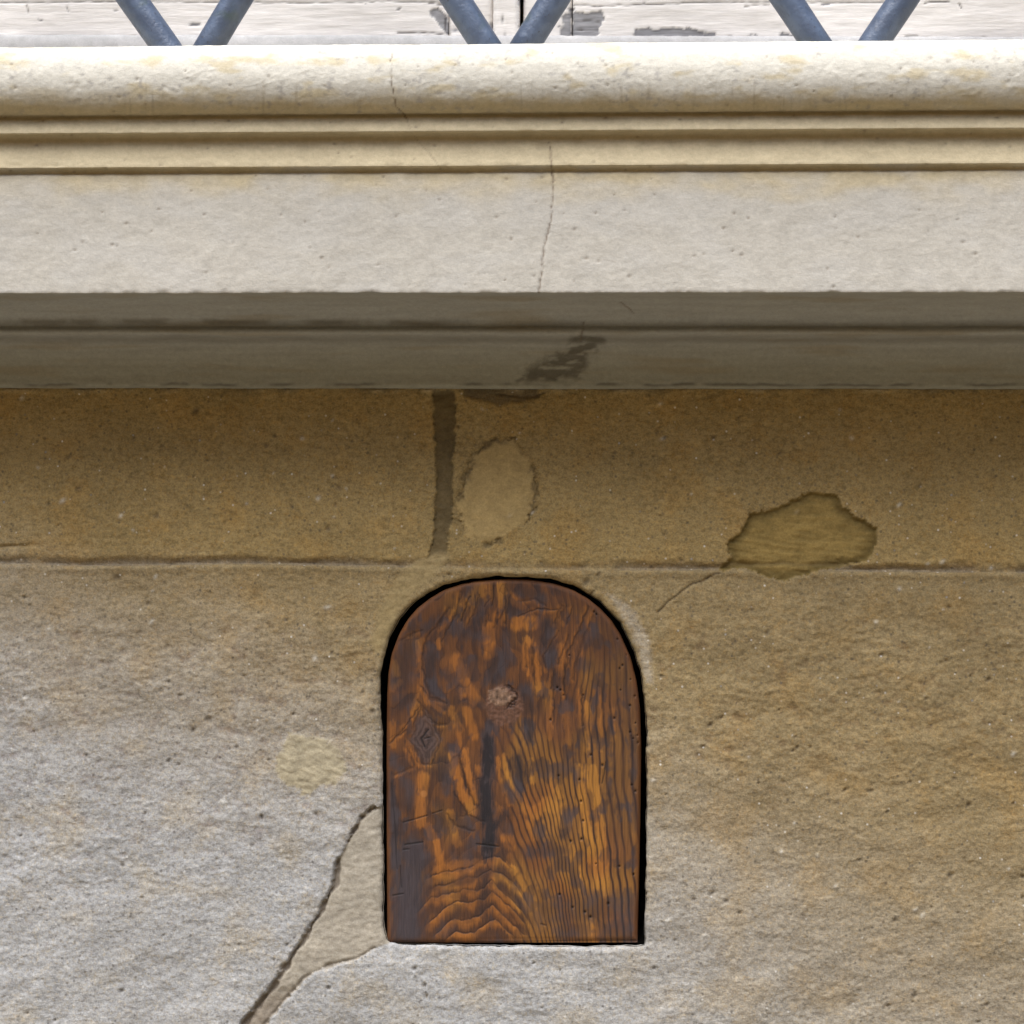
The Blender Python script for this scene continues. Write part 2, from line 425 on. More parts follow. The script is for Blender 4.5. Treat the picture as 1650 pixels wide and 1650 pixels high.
rd = [(500+(52+6*math.sin(2*a+1)+5*math.sin(3*a))*math.cos(a), 1230+(47+5*math.cos(3*a)+4*math.sin(5*a))*math.sin(a)) for a in np.linspace(0, 2*np.pi, 24, endpoint=False)]
s = patch(rd, (0.375, 0.322, 0.215), 0.0008, 7, 0.0005, 4, 6, 0.3, 1.8)
br = fbm((px+py)/30, (py-0.5*px)/6, 3, 94)*(1-sm(-2, 2, s)); col = col*(1+0.16*br)[..., None]; h += 0.0006*br
col = mix(col, col*np.array([0.95, 0.94, 0.92]), np.exp(-((s+4)/5)**2)*0.5)
ll = [(621,1300),(598,1300),(580,1318),(566,1345),(553,1370),(541,1388),(537,1425),(520,1455),(500,1492),(474,1530),(440,1584),(405,1628),(378,1662),
      (330,1730),(350,1740),(420,1662),(446,1630),(490,1578),(530,1557),(575,1546),(605,1528),(628,1518),(621,1480)]
s = patch(ll, (0.355, 0.315, 0.248), -0.0012, 8, 0.0004, 1.6, 7)
lb = dline(px+0.8*wob, py+0.8*wob, [(600,1300),(578,1318),(562,1348),(545,1380),(538,1425),(520,1458),(500,1494),(474,1532),(440,1586),(405,1630),(378,1664),(330,1732)])
bt = dline(px, py, [(420,1664),(446,1630),(490,1578),(530,1558),(575,1546),(605,1530)])
wL = (3.6+5*fbm(px/30, py/30, 2, 97)+2.5*sm(1470, 1400, py)*0+3*sm(1480, 1640, py))
cr = (1-sm(0.4, 1.0, lb/np.maximum(wL*1.5, 2)))*sm(4, -3, s); cr = cr*sm(-0.75, -0.1, fbm(px/18, py/18, 3, 191)); h -= 0.004*cr
col = mix(col, np.array([0.20, 0.168, 0.135]), cr*0.8)
nar = sm(1575, 1625, py)*sm(2, -3, s); h -= 0.003*nar; col = mix(col, np.array([0.235, 0.195, 0.15]), nar*0.75)
cb = (1-sm(2, 6, bt+wob*0.5))*sm(4, -3, s); h -= 0.002*cb; col = mix(col, np.array([0.25, 0.22, 0.18]), cb*0.7)
# hairline crack near the arch, dirt under the moulding, damage at the left foot
for pts, wd in (([(1060,985),(1085,962),(1110,945),(1160,922)], 1.3), ([(880,632),(860,640),(800,636)], 1.6), ([(1000,490),(1020,505)], 1)):
    d = dline(px+wob*.5, py+wob*.5, pts); q = np.exp(-(d/wd)**2); h -= 0.0018*q; col = mix(col, np.array([0.08, 0.06, 0.04]), q*0.85)
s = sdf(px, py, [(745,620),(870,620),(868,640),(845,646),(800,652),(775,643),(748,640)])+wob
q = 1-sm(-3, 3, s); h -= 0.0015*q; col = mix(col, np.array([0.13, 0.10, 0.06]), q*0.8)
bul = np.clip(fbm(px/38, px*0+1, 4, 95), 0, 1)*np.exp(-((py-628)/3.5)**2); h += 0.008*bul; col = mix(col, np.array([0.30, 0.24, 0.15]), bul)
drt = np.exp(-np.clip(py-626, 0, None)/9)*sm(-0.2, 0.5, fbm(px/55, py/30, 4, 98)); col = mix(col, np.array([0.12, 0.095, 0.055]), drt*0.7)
# stray pits and chips
rng = np.random.RandomState(4)
for i in range(330):
    cx, cy = rng.uniform(-40, 1690), rng.uniform(640, 1690); r = rng.uniform(1.2, 3.2)*(1.5 if rng.rand() < 0.1 else 1); e = rng.uniform(0.5, 1.8); a = rng.uniform(-1.2, 0.2)
    b = (np.abs(px-cx) < 14) & (np.abs(py-cy) < 14)
    u = (px[b]-cx)*math.cos(a)+(py[b]-cy)*math.sin(a); v = -(px[b]-cx)*math.sin(a)+(py[b]-cy)*math.cos(a)
    q = np.exp(-((u/(r*e))**2+(v/r)**2)); k_ = (1-mort[b]*0.8)
    if i % 3: h[b] -= 0.0022*q*k_; col[b] = mix(col[b], np.array([0.08, 0.065, 0.05]), q*0.65*k_)
    else: h[b] += 0.0010*q*k_; col[b] = mix(col[b], np.array([0.60, 0.57, 0.50]), q*0.6*k_)

# round the arris of the opening and settle the rim of the fine zone to the plane
rr = 0.0055*(1+0.5*fbm(px/40, py/40, 2, 99))
k_ = np.clip(1-sh/rr, 0, 1); h = h-rr*(1-np.sqrt(np.clip(1-k_**2, 0, 1)))
edge = np.minimum.reduce([X-WX0, WX1-X, Z-WZ0]); h = h*sm(0.0, 0.06, edge)
h = np.where((Z > 1.485) & (np.abs(X) < 0.95), np.minimum(h, 0.001), h); h = h-0.006*sm(1.492, 1.497, Z)*(np.abs(X) > 0.94)

F = grid_faces(*X.shape)
sc = sh.ravel()[F].mean(1)
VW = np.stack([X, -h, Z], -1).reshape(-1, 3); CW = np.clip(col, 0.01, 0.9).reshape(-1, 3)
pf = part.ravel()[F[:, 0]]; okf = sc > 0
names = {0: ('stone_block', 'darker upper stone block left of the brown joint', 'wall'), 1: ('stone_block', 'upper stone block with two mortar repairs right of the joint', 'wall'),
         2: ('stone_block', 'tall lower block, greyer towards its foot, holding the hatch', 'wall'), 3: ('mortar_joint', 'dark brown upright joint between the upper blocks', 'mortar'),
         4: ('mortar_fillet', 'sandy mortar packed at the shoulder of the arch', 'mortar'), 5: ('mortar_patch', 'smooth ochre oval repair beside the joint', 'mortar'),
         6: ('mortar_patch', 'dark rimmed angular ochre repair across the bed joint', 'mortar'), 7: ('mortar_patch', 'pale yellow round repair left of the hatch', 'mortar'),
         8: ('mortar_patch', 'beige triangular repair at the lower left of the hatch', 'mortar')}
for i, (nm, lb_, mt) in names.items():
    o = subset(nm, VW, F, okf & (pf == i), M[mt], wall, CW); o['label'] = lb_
# jamb, back and floor of the opening
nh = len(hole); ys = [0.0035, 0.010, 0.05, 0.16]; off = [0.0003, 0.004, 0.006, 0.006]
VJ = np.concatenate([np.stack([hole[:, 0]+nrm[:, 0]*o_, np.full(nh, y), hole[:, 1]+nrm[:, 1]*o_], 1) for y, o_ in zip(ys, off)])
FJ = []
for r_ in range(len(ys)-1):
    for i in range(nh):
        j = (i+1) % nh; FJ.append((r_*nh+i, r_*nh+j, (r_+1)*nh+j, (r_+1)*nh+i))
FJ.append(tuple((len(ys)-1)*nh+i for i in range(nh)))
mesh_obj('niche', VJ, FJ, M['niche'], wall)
# the rest of the facade, in plain stone round the fine zone and the window
HB = 14.0
for a in ((-16, WX0, 0, HB), (WX1, 16, 0, HB), (WX0, -WIN_X, WZ1, HB), (WIN_X, WX1, WZ1, HB), (-WIN_X, WIN_X, WIN_Z1, HB), (-WIN_X, WIN_X, WZ1, 1.74)):
    mesh_obj('masonry', [(a[0], 0, a[2]), (a[1], 0, a[2]), (a[1], 0, a[3]), (a[0], 0, a[3])], [(0, 1, 2, 3)], M['wall_plain'], wall, smooth=False)
box('house_body', -16, 16, 0.45, 9, 0, HB, M['wall_plain'], wall)
for a in ((-16, -15.7, 0.001, 0.449, 0, HB), (15.7, 16, 0.001, 0.449, 0, HB), (-15.7, 15.7, 0.001, 0.449, HB-0.3, HB),
          (-WIN_X-0.1, -WIN_X, 0.001, 0.449, 1.6, WIN_Z1+0.1), (WIN_X, WIN_X+0.1, 0.001, 0.449, 1.6, WIN_Z1+0.1), (-WIN_X, WIN_X, 0.001, 0.449, WIN_Z1, WIN_Z1+0.1)):
    box('reveal', *a, M['wall_plain'], wall)

# ------------------------------------------------------------------ moulded window sill
sill = empty('window_sill', (0, -0.05, 1.6))
tag(sill, 'pale moulded stone window sill projecting above the arched hatch', 'window sill')
def zc(py_, d): return at(825, py_, -d)[2]
prof = []; lab = []
def seg(pts, l_):
    for p in pts: prof.append(p); lab.append(l_)
z68, z180 = zc(65, 0.175), zc(180, 0.165)
seg([(-0.16, z68+0.003), (0.0, z68+0.002), (0.10, z68+0.001)], 0)
zm, bh = (z68+z180)/2, (z68-z180)/2
seg([(0.158+0.021*math.cos(a)**0.9 if math.cos(a) > 0 else 0.158, zm+bh*math.sin(a)) for a in np.linspace(math.pi/2, -math.pi/2, 40)], 0)
seg([(0.1545, zc(180, 0.1545)), (0.1545, zc(184, 0.1545)), (0.1575, zc(188, 0.1575)), (0.160, zc(200, 0.160)), (0.1625, zc(211, 0.1625))], 1)
seg([(0.161, zc(213, 0.161)), (0.1515, zc(215, 0.1515)), (0.1508, zc(220, 0.1508)), (0.152, zc(225, 0.152)), (0.1525, zc(238, 0.1525)), (0.154, zc(252, 0.154)), (0.156, zc(262, 0.156)), (0.157, zc(267, 0.157))], 2)
seg([(0.156, zc(269, 0.156)), (0.149, zc(271, 0.149)), (0.1485, zc(276, 0.1485)), (0.1515, zc(280, 0.1515)), (0.1525, zc(380, 0.1525)), (0.155, zc(472.5, 0.155))], 3)
seg([(0.142, zc(474, 0.142)), (0.126, zc(476.5, 0.126)), (0.104, zc(482, 0.10)), (0.082, zc(494, 0.082)), (0.068, zc(508, 0.068)), (0.061, zc(518, 0.061)), (0.057, zc(526, 0.057))], 4)
seg([(0.060, zc(528, 0.06)), (0.063, zc(531, 0.063)), (0.0635, zc(535, 0.0635)), (0.061, zc(539.5, 0.061))], 5)
seg([(0.052, zc(542, 0.052)), (0.041, zc(546, 0.041)), (0.030, zc(557, 0.030)), (0.025, zc(573, 0.025)), (0.020, zc(590, 0.020)), (0.0175, zc(606, 0.0175)), (0.0165, zc(622, 0.0165)), (0.012, zc(626, 0.012)), (-0.012, zc(627, -0.012))], 6)
prof = np.array(prof); lab = np.array(lab)
s_ = np.concatenate([[0], np.cumsum(np.linalg.norm(np.diff(prof, axis=0), axis=1))])
tq = np.concatenate([np.linspace(0, s_[2], 30)[:-1], np.arange(s_[2], s_[-1], 0.0013)])
pd = np.interp(tq, s_, prof[:, 0]); pz = np.interp(tq, s_, prof[:, 1]); pl = lab[np.clip(np.searchsorted(s_, tq, 'left'), 0, len(lab)-1)]
for _ in range(2):
    for A in (pd, pz): A[30:-1] = (A[29:-2]+2*A[30:-1]+A[31:])/4
SXW = 0.93
sx = axis(-SXW, SXW, -0.56, 0.56, 0.0014, 0.006)
tx, tz = np.gradient(pd), np.gradient(pz); L = np.sqrt(tx**2+tz**2); nd, nz = -tz/L, tx/L         # outward normal in (d, z)
XX, PD = np.meshgrid(sx, pd); _, PZ = np.meshgrid(sx, pz); _, ND = np.meshgrid(sx, nd); _, NZ = np.meshgrid(sx, nz); _, TQ = np.meshgrid(sx, tq)
LB = np.repeat(pl[:, None], len(sx), 1)
px, py = to_px(XX, -PD, PZ)
q1, q2, q3 = fbm(px/260, TQ*6, 3, 101), fbm(px/30, TQ*60, 4, 102), fbm(px/8, TQ*220, 3, 103)
dh = 0.0011*q1+0.0006*q2+0.00022*q3
rough = np.select([LB == 0, LB == 3, LB >= 4], [0.55, 0.6, 0.6], 0.7)
dh = dh*rough
roll = (LB == 0)
wornr = sm(-0.1, 0.5, fbm(px/60, py/30, 4, 104))*roll*sm(80, 125, py)
dh += wornr*0.0006*fbm(px/12, py/9, 4, 105, 0.6)
# chipped arrises
for lv in (211, 267, 472):
    dh -= np.exp(-((py-lv)/4)**2)*0.0014*np.clip(fbm(px/35, px*0+lv, 4, 106+lv), 0, 1)
base = np.array([0.47, 0.395, 0.255])*np.ones(XX.shape+(1,))
base = mix(base, np.array([0.58, 0.55, 0.47]), (LB == 0)*sm(176, 140, py+14*fbm(px/60, py/30, 3, 108)))  # roll paler above than below: light from overhead painted into the colour
base = mix(base, np.array([0.44, 0.41, 0.35]), (LB == 3)*sm(272, 335, py+25*fbm(px/90, py/40, 3, 110)))  # fascia top stays golden: bounce light painted in, with some stain
col = base*(1+0.05*q1+0.07*q2+0.05*q3)[..., None]
col = mix(col, np.array([0.46, 0.437, 0.39]), sm(-0.2, 0.5, fbm(px/120, py/60, 3, 111))*0.45*(LB == 3))
col = mix(col, np.array([0.50, 0.42, 0.26]), sm(0.15, 0.6, fbm(px/70, py/26, 4, 112))*0.7*roll)      # ochre lichen film
col = mix(col, np.array([0.27, 0.25, 0.235]), sm(0.2, 0.6, fbm(px/16, py/11, 4, 113))*0.55*roll*sm(0.0, .5, fbm(px/160, py/60, 2, 118)+0.25))
stk = sm(0.1, 0.7, fbm(px/9, py/120, 3, 114))
col = mix(col, np.array([0.33, 0.28, 0.20]), stk*0.5*roll*sm(120, 150, py)*sm(-.1, .4, fbm(px/150, px*0, 2, 115)))
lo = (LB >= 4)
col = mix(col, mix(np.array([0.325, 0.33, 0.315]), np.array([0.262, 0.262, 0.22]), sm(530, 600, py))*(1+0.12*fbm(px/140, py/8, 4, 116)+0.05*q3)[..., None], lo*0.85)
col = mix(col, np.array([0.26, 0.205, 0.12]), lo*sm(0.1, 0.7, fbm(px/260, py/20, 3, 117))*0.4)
fe = fbm(px/110, px*0+3, 4, 119)
dl = np.exp(-((py-519-3*fe-0.004*(px-400))/5)**2)*sm(1100, 600, px)*sm(-0.2, 0.3, fe+0.2)
col = mix(col, np.array([0.15, 0.125, 0.085]), dl*0.55); dh -= 0.0005*dl
crevice_shade = np.exp(-((py-548-2*fe)/6)**2)*lo; col = mix(col, np.array([0.13, 0.11, 0.08]), crevice_shade*0.42)  # crevice shade under the bead painted into the colour, with some grime
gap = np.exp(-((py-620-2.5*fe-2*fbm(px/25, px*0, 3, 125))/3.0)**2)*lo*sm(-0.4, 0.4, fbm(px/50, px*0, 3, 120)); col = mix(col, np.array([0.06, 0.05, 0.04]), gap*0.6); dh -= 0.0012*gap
# damaged dark spot on the lower moulding, following the crack of the fascia
s = sdf(px, py, [(925,540),(975,545),(972,555),(945,575),(945,600),(930,610),(885,614),(835,612),(845,600),(880,575),(905,570),(915,560)])+6*fbm(px/16, py/12, 3, 121)
q = (1-sm(-7, 7, s))*lo; q *= sm(-0.7, 0.1, fbm(px/26, py/9, 4, 122)); dh -= 0.001*q; col = mix(col, np.array([0.10, 0.088, 0.066]), q*0.8)
for pts, wd, dp in (([(630,84),(630,120),(634,150),(638,172),(656,190),(664,215),(690,245),(712,275)], 0.9, 0.0009),
                ([(886,236),(891,290),(890,340),(882,375),(876,400),(874,430),(868,472)], 1.3, 0.0014),
                ([(940,520),(936,550)], 1.2, 0.001), ([(1000,488),(1022,506)], 1.0, 0.001)):
    d = dline(px+2.5*fbm(px/14, py/14, 3, 131), py, pts); q = np.exp(-(d/wd)**2)*sm(-0.6, 0.1, fbm(px/20, py/20, 2, 133)+0.2)
    if pts[0][0] < 800: q = q*np.where(py > 200, 0.5, 1)
    dh -= dp*q; col = mix(col, np.array([0.16, 0.12, 0.09]), q*0.75)
rng = np.random.RandomState(9)
for i in range(150):
    cx, cy, r = rng.uniform(0, 1650), rng.uniform(85, 465), rng.uniform(1.0, 2.2)
    b = (np.abs(px-cx) < 9) & (np.abs(py-cy) < 9); q = np.exp(-((px[b]-cx)**2*rng.uniform(.4, 1)+(py[b]-cy)**2)/r**2)
    dh[b] -= 0.0009*q; col[b] = mix(col[b], np.array([0.2, 0.16, 0.12]), q*0.6)
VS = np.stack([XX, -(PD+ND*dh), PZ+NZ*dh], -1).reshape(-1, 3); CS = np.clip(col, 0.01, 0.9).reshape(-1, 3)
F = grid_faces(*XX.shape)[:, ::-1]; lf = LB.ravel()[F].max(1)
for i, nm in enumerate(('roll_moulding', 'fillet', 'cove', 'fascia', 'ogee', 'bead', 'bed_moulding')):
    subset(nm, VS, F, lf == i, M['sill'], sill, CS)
for s, xs in ((0, -SXW), (-1, SXW)):
    rowp = VS.reshape(len(tq), len(sx), 3)[:, s]
    mesh_obj('end_face', rowp, [tuple(range(len(tq)))[::(1 if s else -1)]], M['wall_plain'], sill, smooth=False)
zl, zr = at(0, 57, 0.075)[2], at(1650, 60, 0.075)[2]
gxs = np.linspace(-WIN_X, WIN_X, 500); pr = [(0.20, 0.0), (0.072, 0.0), (0.068, -0.004), (0.066, -0.012), (0.066, -0.06)]
VL = []; 
for j, (yy, dz) in enumerate(pr):
    zt = zl+(zr-zl)*(gxs+0.5); n_ = 0.0008*fbm(gxs*60, gxs*0+j, 3, 140)
    VL.append(np.stack([gxs, yy+n_, zt+dz+n_], 1))
VL = np.concatenate(VL); cL = np.array([0.46, 0.45, 0.44])*(1+0.18*fbm(VL[:, 0]*60, VL[:, 2]*200, 4, 141))[:, None]
mesh_obj('ledge', VL, grid_faces(len(pr), 500), M['sill'], sill, cL)

# ------------------------------------------------------------------ peeling shutters
def rail(name, x0, x1, z0, z1, y, parent, peel=None, res=0.0015, lines=(), seed=0, ymax=None, t=0.032):
    nx, nz_ = max(int((x1-x0)/res), 4), max(int((z1-z0)/res), 4)
    a, b = np.meshgrid(np.linspace(x0, x1, nx), np.linspace(z0, z1, nz_))
    qx, qy = to_px(a, 0*a+y, b)
    e = np.minimum.reduce([a-x0, x1-a, b-z0, z1-b])
    hh = 0.0007*fbm(qx/120, qy/20, 3, 200+seed)-0.004*(1-np.sqrt(np.clip(1-np.clip(1-e/0.004, 0, 1)**2, 0, 1)))
    pm = sm(0.62, 0.72, fbm(qx/60, qy/16, 4, 210+seed)+0.35*np.exp(-e/0.006))
    if peel:
        for P in peel: pm = np.maximum(pm, 1-sm(-0.8, 0.8, sdf(qx, qy, P)+3.0*fbm(qx/10, qy/8, 3, 220+seed)))
    cc = mix(np.array([0.75, 0.71, 0.665])*(1+0.06*fbm(qx/150, qy/30, 3, 230+seed))[..., None],
             np.array([0.27, 0.265, 0.27])*(1+0.35*fbm(qx/50, qy/3, 3, 240+seed))[..., None], pm)
    hh = hh-0.0013*pm+0.0005*np.exp(-((pm-0.25)/0.15)**2)
    for pts, wd, al in lines:
        q = np.exp(-(dline(qx, qy+1.2*perlin(qx/12, qx*0, 250), pts)/wd)**2); hh = hh-0.0015*q; cc = mix(cc, np.array([0.06, 0.05, 0.05]), q*al)
    n = nx*nz_; V = np.stack([a, y-hh, b], -1).reshape(-1, 3)
    idx = np.arange(n).reshape(nz_, nx)
    loop = np.concatenate([idx[0, :-1], idx[:-1, -1], idx[-1, :0:-1], idx[:0:-1, 0]])
    back = V[loop].copy(); back[:, 1] = y+t
    Fq = [tuple(f) for f in grid_faces(nz_, nx)]
    m_ = len(loop); Fq += [(loop[(i+1) % m_], loop[i], n+i, n+(i+1) % m_) for i in range(m_)]
    Fq.append(tuple(n+i for i in range(m_))[::-1])
    C = np.concatenate([cc.reshape(-1, 3), cc.reshape(-1, 3)[loop]])
    return mesh_obj(name, np.concatenate([V, back]), Fq, M['paint'], parent, C)
SY = 0.085
def wx(p): return at(p, 40, SY)[0]
zb = at(825, 62, SY)[2]; ztop = at(825, -16, SY)[2]
zbl = max(zl, zr)+0.001
shl = empty('window_shutter', (-0.4, SY, zbl))
tag(shl, 'white painted louvred shutter leaf left of the central meeting strip', 'shutter', 'pair of window shutters')
shr = empty('window_shutter', (0.4, SY, zbl))
tag(shr, 'white shutter leaf right of the meeting strip with big peeled grey patches', 'shutter', 'pair of window shutters')
zB, zT = min(zl, zr)-0.001, ztop
rail('bottom_rail', -WIN_X+0.075, wx(722), zB, zT, SY, shl, peel=[[(690,18),(705,12),(722,25),(724,52),(714,50),(702,35)]],
     lines=[([(-60,3),(60,4),(150,2),(330,3),(480,4),(640,2),(720,4)], 1.3, .55), ([(640,52),(722,54)], 1.2, .8), ([(690,5),(720,8)], 1.0, .7), ([(717,30),(718,52)], 1.0, .8), ([(43,8),(46,20)], 1.2, .6), ([(107,10),(110,18)], 1, .6)], seed=1)
rail('stile', wx(722)+0.0005, wx(794), zB, 3.2, SY+0.001, shl, peel=None, res=0.003, lines=[([(806,22),(812,58)], 1, .7)], seed=2)
rail('meeting_strip', wx(795), wx(837), zB, 3.2, SY-0.007, shl, res=0.0022, lines=[([(808,20),(811,40),(813,60)], 0.9, .7), ([(818,35),(820,60)], 0.8, .5)], seed=3)
rail('stile', -WIN_X+0.004, -WIN_X+0.0745, zB, 3.2, SY+0.001, shl, res=0.004, seed=4)
rail('stile', wx(843), wx(921), zB, 3.2, SY+0.001, shr, peel=[[(905,26),(921,18),(921,62),(905,62),(902,50),(908,40)]], res=0.002, seed=5)
rail('bottom_rail', wx(922.5), WIN_X-0.075, zB, zT, SY, shr,
     peel=[[(922,18),(945,21),(968,17),(974,30),(966,45),(963,60),(922,60)], [(1020,60),(1022,48),(1045,44),(1056,48),(1075,45),(1110,44),(1130,51),(1155,54),(1150,60)],
           [(1205,58),(1210,54),(1220,57),(1218,60)], [(1250,58),(1262,53),(1275,56),(1280,60)]],
     lines=[([(1100,4),(1250,3),(1400,4),(1480,3)], 1.2, .5), ([(925,8),(960,10),(1100,5)], 1.2, .7), ([(1490,4),(1530,2)], 1.2, .9), ([(1545,6),(1550,14)], 1.2, .8), ([(922,33),(970,34)], 0.7, .5), ([(930,48),(966,46)], .7, .5), ([(1200,10),(1240,7)], .9, .5)], seed=6)
rail('stile', WIN_X-0.0745, WIN_X-0.004, zB, 3.2, SY+0.001, shr, res=0.004, seed=7)
for par, a, b in ((shl, -WIN_X+0.075, wx(722)), (shr, wx(922.5), WIN_X-0.075)):
    V, Fs = [], []
    z = zT+0.006
    while z < 3.10:
        v, f = box_vf(a+0.001, b-0.001, -0.006, 0.006, 0, 0.052, 0.002)
        v = np.array(v); ca, sa = math.cos(R(-32)), math.sin(R(-32))
        y_, z_ = v[:, 1]*ca-v[:, 2]*sa, v[:, 1]*sa+v[:, 2]*ca
        v = np.stack([v[:, 0], SY+0.002-0.0*y_+y_, z+z_], 1)
        o_ = len(V); V += [tuple(p) for p in v]; Fs += [tuple(i+o_ for i in q) for q in f]; z += 0.04
    fix_normals(mesh_obj('louvre', V, Fs, M['paint_plain'], par, smooth=False))
    box('top_rail', a+0.001, b-0.001, SY, SY+0.032, 3.11, 3.2, M['paint_plain'], par, 0.003)

# ------------------------------------------------------------------ iron grille over the window
gr_ = empty('window_grille', (0, -0.06, z68))
tag(gr_, 'blue grey painted iron grille of crossed round bars standing on the sill', 'window grille')
GY = {-1: -0.075, 1: -0.0475}; ZT = 3.12; XL = 0.84; RB = 0.0138
vs = [((214, 265.5), (338, 382), 73), ((735, 779), (850, 893), 68), ((1268, 1309.5), (1413, 1455), 62)]
bars = []
for (la, lb2), (ra, rb), yb in vs:
    for s, pt, pb in ((-1, la, lb2), (1, rb, ra)):
        a = at(pb, yb, GY[s]); b = at(pt, 0, GY[s]); bars.append((s, a, b))
def lat(s, x0):
    a = np.array([x0, GY[s], z68]); return (s, a, a+np.array([s*0.36, 0, 0.5]))
bars += [lat(1, -0.634), lat(-1, 0.66), lat(-1, -0.666), lat(1, 0.70)]
for kz in (0.6, 1.04):                                   # bars that spring from the side posts higher up
    for s in (-1, 1):
        a = np.array([-s*XL, GY[s], z68+kz]); bars.append((s, a, a+np.array([s*0.36, 0, 0.5])))
for n_, (s, a, b) in enumerate(bars):
    d = (b-a)/(b[2]-a[2])
    p = a-d*0.02 if abs(a[0]) < XL-0.01 else a
    tmax = min(ZT-p[2], (XL-s*p[0])/abs(d[0]) if abs(d[0]) > 1e-6 else 9)
    tube('bar', p, p+d*tmax, RB, M['iron'], gr_, seed=20+n_)
for s in (-1, 1):
    box('post', s*XL-0.014, s*XL+0.014, -0.09, -0.034, z68-0.004, ZT+0.02, M['iron'], gr_, 0.003)
    for zz in (2.1, 2.9): box('bracket', s*XL-0.010, s*XL+0.010, -0.034, 0.02, zz, zz+0.02, M['iron'], gr_, 0.002)
box('top_bar', -XL+0.0145, XL-0.0145, -0.09, -0.034, ZT, ZT+0.02, M['iron'], gr_, 0.003)

# ------------------------------------------------------------------ the little wooden hatch
BY = 0.003
hatch = empty('wooden_hatch', tuple(at(826, 1518, BY+0.02)))
tag(hatch, 'round topped dark orange wooden hatch board in the stone wall niche', 'hatch')
bl = np.array([(1519,626),(1510,623),(1495,623),(1400,622.5),(1300,622),(1200,622),(1120,623),(1085,625),(1055,630),(1025,641),(1000,655),(980,672),(963,694),(950,716),(941,742),(936,768),(933.5,800),(932.5,826)])
brr = np.array([(1519,1027),(1400,1030),(1300,1032),(1200,1033),(1140,1031),(1100,1026),(1060,1016),(1025,1000.5),(1000,985),(980,966),(965,948),(951,924),(942,899),(936,871),(933.5,850),(932.5,828)])
tr = np.concatenate([np.linspace(0, 1, 400)**1.0])
rows = np.concatenate([932.5+ (np.linspace(0, 1, 120)**2)*70, np.linspace(1002.5, 1519, 470)[1:]])
L_ = np.interp(rows, bl[::-1, 0], bl[::-1, 1]); R_ = np.interp(rows, brr[::-1, 0], brr[::-1, 1])
def sm1(A, n=6):
    for _ in range(n): A[1:-1] = (A[:-2]+2*A[1:-1]+A[2:])/4
sm1(L_[30:]); sm1(R_[30:])
NC = 420
U = np.linspace(0, 1, NC)[None, :]
x = L_[:, None]*(1-U)+R_[:, None]*U; y = np.repeat(rows[:, None], NC, 1)
outline = np.concatenate([np.stack([L_, rows], 1), np.stack([R_, rows], 1)[::-1]])[::4]
se = -sdf(x, y, outline)
# ring structure of the board: arches round x = 790 at the foot, nearly straight fibre on the right
dx = x-(790+5*fbm(y/90, y*0+2, 3, 301))
lf_ = 11+9*sm(1400, 1180, y)
q = np.where(dx > 0, dx/6.0, -dx/lf_)
c = y-q*q
wl = sm(60, -60, dx+20*fbm(x/60, y/60, 2, 302))
up = sm(1180, 1050, y)
c = c+(14+20*up)*fbm(x/70, y/110, 3, 303)+5*fbm(x/16, y/40, 3, 304)
c = c+wl*(75*fbm(x/85, y/95, 2, 305)+9*fbm(x/26, y/34, 2, 306))*sm(1480, 1330, y)
c = c+up*(70*fbm(x/65, y/60, 2, 307)+9*fbm(x/20, y/26, 2, 308))*sm(1010, 860, x)
c = c+12*np.abs(np.sin(dx/17.0+1))*sm(1330, 1400, y)*wl
tabc = np.linspace(-1500, 2200, 6000)
per = np.interp(tabc, [-1500, -600, 0, 400, 800, 1050, 1250, 1600], [300, 230, 160, 112, 62, 34, 32, 44])
Phi = np.concatenate([[0], np.cumsum(np.diff(tabc)/per[:-1])])
ph = (np.interp(c, tabc, Phi)-np.interp(1300, tabc, Phi))*(1-0.42*sm(20, -50, dx)*sm(1440, 1300, y)-0.30*up*sm(1000, 880, x))+60
fr = ph-np.floor(ph); rid = np.floor(ph).astype(int)
rv = np.random.RandomState(5).rand(400)[rid % 400]
fib = fbm(x/3.2, y/60, 3, 320); jit = 5*fbm(x/9, y/30, 4, 324, 0.65)+2.6*fbm(x/3.0, y/24, 2, 325)
rightz = sm(800, 850, x+10*fbm(x/40, y/40, 2, 326))*sm(1130, 1215, y-0.9*(x-860))
rightz = np.maximum(rightz, sm(905, 960, x)*sm(1010, 1100, y))
stripe = sm(0.0, 0.30, fr)*(1-sm(0.62+0.15*rv, 0.97, fr))
t = 0.20+0.10*fib+0.17*fbm(x/30, y/60, 4, 327)+0.16*(sm(0.0, 0.06, fr)*(1-sm(0.2, 0.9, fr))-0.4)*(1-rightz)
con = sm(-0.5, 0.35, fbm(x/45, y/120, 3, 322))
quiet = sm(900, 960, x)*sm(1290, 1120, y)
gain = (0.55+0.45*con)*(1-0.45*quiet)
t = t*(1-rightz)+rightz*(0.30+(stripe-0.5)*0.72*gain+0.10*fib+0.12*fbm(x/26, y/70, 3, 328))
def K(p): return [(550+a/2.427, 880+b/2.427) for a, b in p]
def stroke(p, wd, soft=0.30, sc=1.0):
    p = K(p)
    if len(p) == 1: p = [p[0], (p[0][0]+0.1, p[0][1]+3)]
    d = dline(x, y, p)+jit*sc; r_ = wd/2.427/2
    return 1-sm(r_*(1-soft)-1.2, r_*(1+soft)+1.2, d)
